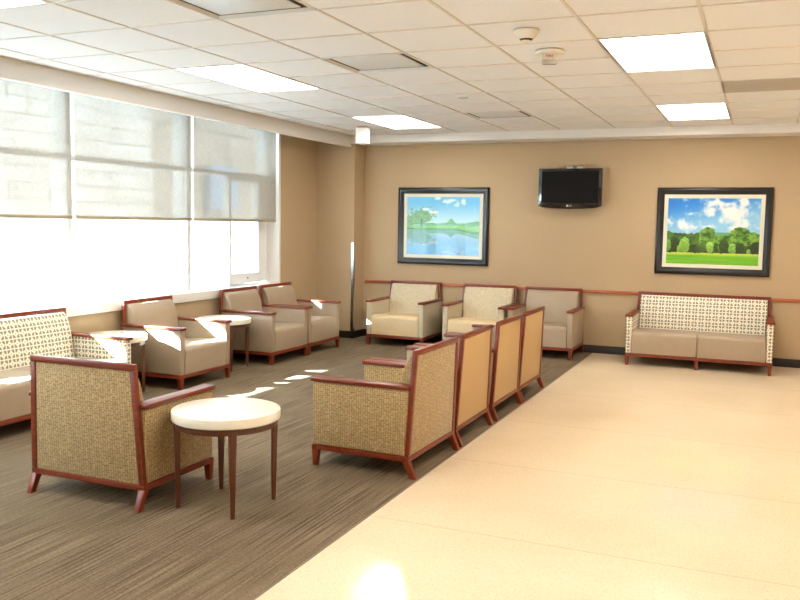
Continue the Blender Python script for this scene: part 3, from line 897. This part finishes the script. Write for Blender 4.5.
BUSH = [(0.09, 0.30, 0.055, 0.11, (40, 58, 26)), (0.20, 0.285, 0.055, 0.12, (120, 160, 62)), (0.145, 0.22, 0.03, 0.07, (110, 150, 52)), (0.0, 0.28, 0.05, 0.10, (96, 140, 48)),
        (0.40, 0.26, 0.042, 0.075, (66, 92, 38)), (0.48, 0.26, 0.042, 0.09, (128, 166, 66)), (0.545, 0.26, 0.03, 0.07, (40, 70, 30)), (0.60, 0.26, 0.035, 0.06, (90, 130, 50)),
        (0.63, 0.27, 0.055, 0.11, (44, 66, 28)), (0.72, 0.245, 0.045, 0.085, (110, 154, 66)), (0.80, 0.25, 0.05, 0.09, (38, 62, 26)), (0.89, 0.20, 0.02, 0.045, (110, 150, 60)),
        (0.965, 0.26, 0.055, 0.10, (30, 50, 24)), (0.34, 0.235, 0.03, 0.055, (54, 78, 30))]
def meadow(u, v):
    if v > 0.42:
        c = lerp((150, 205, 240), (38, 128, 224), ss(0.45, 0.95, v - 0.22 * u))
        f = fbm(u * 11, v * 9, 31, 5) * 0.85
        for cx, cy, rx, ry in ((0.48, 0.79, 0.08, 0.09), (0.72, 0.72, 0.17, 0.16), (0.50, 0.95, 0.08, 0.07), (0.15, 0.62, 0.15, 0.08), (0.27, 0.77, 0.08, 0.05), (0.45, 0.57, 0.12, 0.05), (0.82, 0.93, 0.13, 0.12), (0.92, 0.66, 0.2, 0.14)):
            f += 0.27 * math.exp(-(((u - cx) / rx) ** 2 + ((v - cy) / ry) ** 2))
        c = lerp(c, (246, 246, 250), ss(0.50, 0.80, f))
    else: c = (110, 160, 110)
    if v < 0.49 and 0.45 < u < 0.75: c = lerp((120, 178, 140), (100, 160, 120), fbm(u * 9, v * 9, 1))
    # back tree line
    h = 0.46 + 0.02 * fbm(u * 18, 0, 3)
    f = h - v
    for cx, cy, rx, ry in ((0.45, 0.42, 0.10, 0.145), (0.80, 0.40, 0.13, 0.17), (0.93, 0.38, 0.09, 0.12), (0.56, 0.38, 0.08, 0.08), (0.01, 0.42, 0.05, 0.08)):
        f = max(f, (1 - ((u - cx) / rx) ** 2 - ((v - cy) / ry) ** 2) * 0.08)
    if 0.52 < u < 0.68: f = min(f, 0.44 - v) if v > 0.44 else f
    f += (fbm(u * 40, v * 34, 8) - 0.5) * 0.03
    if f > 0:
        c = lerp((46, 88, 32), (132, 178, 62), ss(0.28, 0.66, fbm(u * 20, v * 18, 15) * 0.75 + fbm(u * 70, v * 60, 16) * 0.3))
        if u < 0.36: c = lerp(c, (40, 70, 30), 0.55)
        if v < 0.3: c = lerp(c, (30, 52, 22), 0.6)
    for cx, cy, rx, ry, col in BUSH:
        d = ((u - cx) / rx) ** 2 + ((v - cy) / ry) ** 2 + (fbm(u * 50, v * 44, 5) - 0.5) * 0.7
        if d < 1: c = lerp(col, tuple(min(255, k * 1.5) for k in col), (fbm(u * 60, v * 50, 11) - 0.3) * 1.2 + (v - cy) / ry * 0.4)
    if v < 0.165 + 0.012 * fbm(u * 30, 2, 6): c = lerp((218, 214, 92), (150, 200, 60), ss(0.0, 0.05, 0.165 - v + 0.02 * fbm(u * 60, v * 90, 2)))
    if v < 0.135: c = lerp((92, 172, 30), (150, 204, 56), fbm(u * 5, v * 60, 17))
    return c

def picture(label, x0, x1, z0, z1, fn, nx, nz, fw, mw):
    cx, cz = (x0 + x1) / 2, z0
    t = thing('framed_picture', label, 'picture', (cx, YB, cz), 0, 'framed landscape pictures on the back wall')
    w, h = x1 - x0, z1 - z0
    # moulded frame: profile swept round the rectangle (offset inward d, forward f)
    prof = [(0, 0.0), (0, 0.030), (0.008, 0.040), (0.024, 0.044), (0.044, 0.040), (0.058, 0.026), (0.066, 0.024), (fw, 0.018), (fw, 0.0)]
    bm = bmesh.new(); rings = []
    for d, f in prof:
        rings.append([bm.verts.new(p) for p in ((-w / 2 + d, -f, d), (w / 2 - d, -f, d), (w / 2 - d, -f, h - d), (-w / 2 + d, -f, h - d))])
    for a, b_ in zip(rings, rings[1:]):
        for k in range(4): bm.faces.new([a[k], a[(k + 1) % 4], b_[(k + 1) % 4], b_[k]])
    make('frame', bm, M['framedark'], t, sharp=60)
    bm = bmesh.new(); box(bm, -w / 2 + fw - 0.004, w / 2 - fw + 0.004, -0.014, -0.002, fw - 0.004, h - fw + 0.004)
    make('mat_board', bm, M['mat'], t)
    iw, ih = w - 2 * (fw + mw), h - 2 * (fw + mw)
    me = bpy.data.meshes.new('print')
    vs, fs, cols = [], [], []
    for j in range(nz + 1):
        for i in range(nx + 1):
            u, v = i / nx, j / nz
            vs.append((-iw / 2 + u * iw, -0.0155, fw + mw + v * ih))
            c = srgb(*[max(0, min(255, k)) for k in fn(u, v)]); cols.extend(c)
    for j in range(nz):
        for i in range(nx):
            a = j * (nx + 1) + i; fs.append((a, a + 1, a + nx + 2, a + nx + 1))
    me.from_pydata(vs, [], fs)
    ca = me.color_attributes.new('print', 'FLOAT_COLOR', 'POINT'); ca.data.foreach_set('color', cols)
    me.materials.append(M['print'])
    o = bpy.data.objects.new('print', me); COL.objects.link(o); o.parent = t
    bm = bmesh.new(); vs = [bm.verts.new(p) for p in ((-w / 2 + fw - 0.003, -0.0175, fw - 0.003), (w / 2 - fw + 0.003, -0.0175, fw - 0.003), (w / 2 - fw + 0.003, -0.0175, h - fw + 0.003), (-w / 2 + fw - 0.003, -0.0175, h - fw + 0.003))]
    bm.faces.new(vs); make('picture_glass', bm, M['picglass'], t)
    return t
picture('framed lake landscape picture with trees mirrored in blue water', -4.33, -3.115, 0.985, 1.955, lake, 190, 150, 0.078, 0.042)
picture('framed meadow picture with green trees under a cloudy blue sky', -1.12, 0.09, 0.975, 1.95, meadow, 200, 130, 0.078, 0.042)

# ------------------------------------------------------------------ television
t = thing('television', 'black flat-screen television mounted high on the back wall', 'television', (-2.10, 9.90, 1.705))
hw, hh = 0.372, 0.462
def scr_prof(y):
    pts = [(-hw, 0.025), (-hw + 0.06, 0.008), (-0.18, -0.004), (0, -0.008), (0.18, -0.004), (hw - 0.06, 0.008), (hw, 0.025), (hw, hh), (-hw, hh)]
    return pts
bm = bmesh.new(); a = [bm.verts.new((x, 0.0, z)) for x, z in scr_prof(0)]; b_ = [bm.verts.new((x, 0.05, z)) for x, z in scr_prof(0)]
bm.faces.new(a); bm.faces.new(list(reversed(b_)))
for k in range(len(a)): bm.faces.new([a[k], b_[k], b_[(k + 1) % len(a)], a[(k + 1) % len(a)]])
bevel(bm, 0.006, 3); make('bezel', bm, M['blackgloss'], t)
bm = bmesh.new(); box(bm, -hw + 0.04, hw - 0.04, -0.0015, 0.002, 0.062, hh - 0.032); make('screen', bm, M['screen'], t)
bm = bmesh.new(); box(bm, -0.22, 0.22, 0.05, 0.085, 0.08, 0.40); bevel(bm, 0.01, 2); make('rear_housing', bm, M['blackgloss'], t)
bm = bmesh.new()
for x in (-0.022, 0.10): box(bm, x - 0.034, x + 0.034, 0.05, 0.075, 0.30, 0.50)
for x in (-0.022, 0.10): box(bm, x - 0.034, x + 0.034, 0.05, 0.149, 0.485, 0.50)
box(bm, -0.12, 0.2, 0.13, 0.149, 0.14, 0.36); box(bm, 0.0, 0.08, 0.08, 0.14, 0.2, 0.3)
make('wall_bracket', bm, M['plastic'], t)
text_mesh('logo', 'LG', 0.026, M['logo'], t, Matrix.Translation((0.012, -0.0012, 0.030)) @ FACE_FRONT)
bm = bmesh.new(); lathe(bm, [(0, 0), (0.011, 0), (0.011, 0.0012), (0, 0.0012)], 24)
bmesh.ops.rotate(bm, verts=bm.verts, cent=(0, 0, 0), matrix=Matrix.Rotation(PI / 2, 3, 'X'))
bmesh.ops.translate(bm, verts=bm.verts, vec=(-0.022, 0.0, 0.030)); make('logo_disc', bm, M['logo'], t)

# ------------------------------------------------------------------ light
sd = bpy.data.lights.new('sun', 'SUN'); sd.energy = SUN; sd.angle = math.radians(0.53); sd.color = (0.68, 0.85, 1.0)
so = bpy.data.objects.new('sun', sd); COL.objects.link(so)
dirv = Vector((1.0, 0.80, -0.70)); so.rotation_euler = dirv.to_track_quat('-Z', 'Y').to_euler()
so.location = (-12, -8, 12)
w = bpy.data.worlds.new('sky'); SC.world = w; w.use_nodes = True
nt = w.node_tree; nt.nodes.clear()
wo = nt.nodes.new('ShaderNodeOutputWorld'); bg = nt.nodes.new('ShaderNodeBackground')
bg.inputs[0].default_value = (0.55, 0.76, 1.0, 1); bg.inputs[1].default_value = SKY
nt.links.new(bg.outputs[0], wo.inputs[0])
# ------------------------------------------------------------------ camera
cd = bpy.data.cameras.new('camera'); cd.lens = 37.915; cd.sensor_width = 36.0; cd.clip_end = 200
co = bpy.data.objects.new('camera', cd); COL.objects.link(co)
R = ((0.9187578705841192, -0.05065483454409155, 0.3915585051777648),
     (0.3944901856327922, 0.07715923741027064, -0.9156549270995437),
     (0.016169993170687753, 0.9957311584055086, 0.09087349174145182))
mm = Matrix(R).to_4x4(); mm.translation = (0, 0, 1.5); co.matrix_world = mm
SC.camera = co
SC.view_settings.view_transform = 'Standard'; SC.view_settings.look = 'None'
SC.view_settings.exposure = 0.0; SC.view_settings.gamma = 1.0
SC.view_settings.use_curve_mapping = False
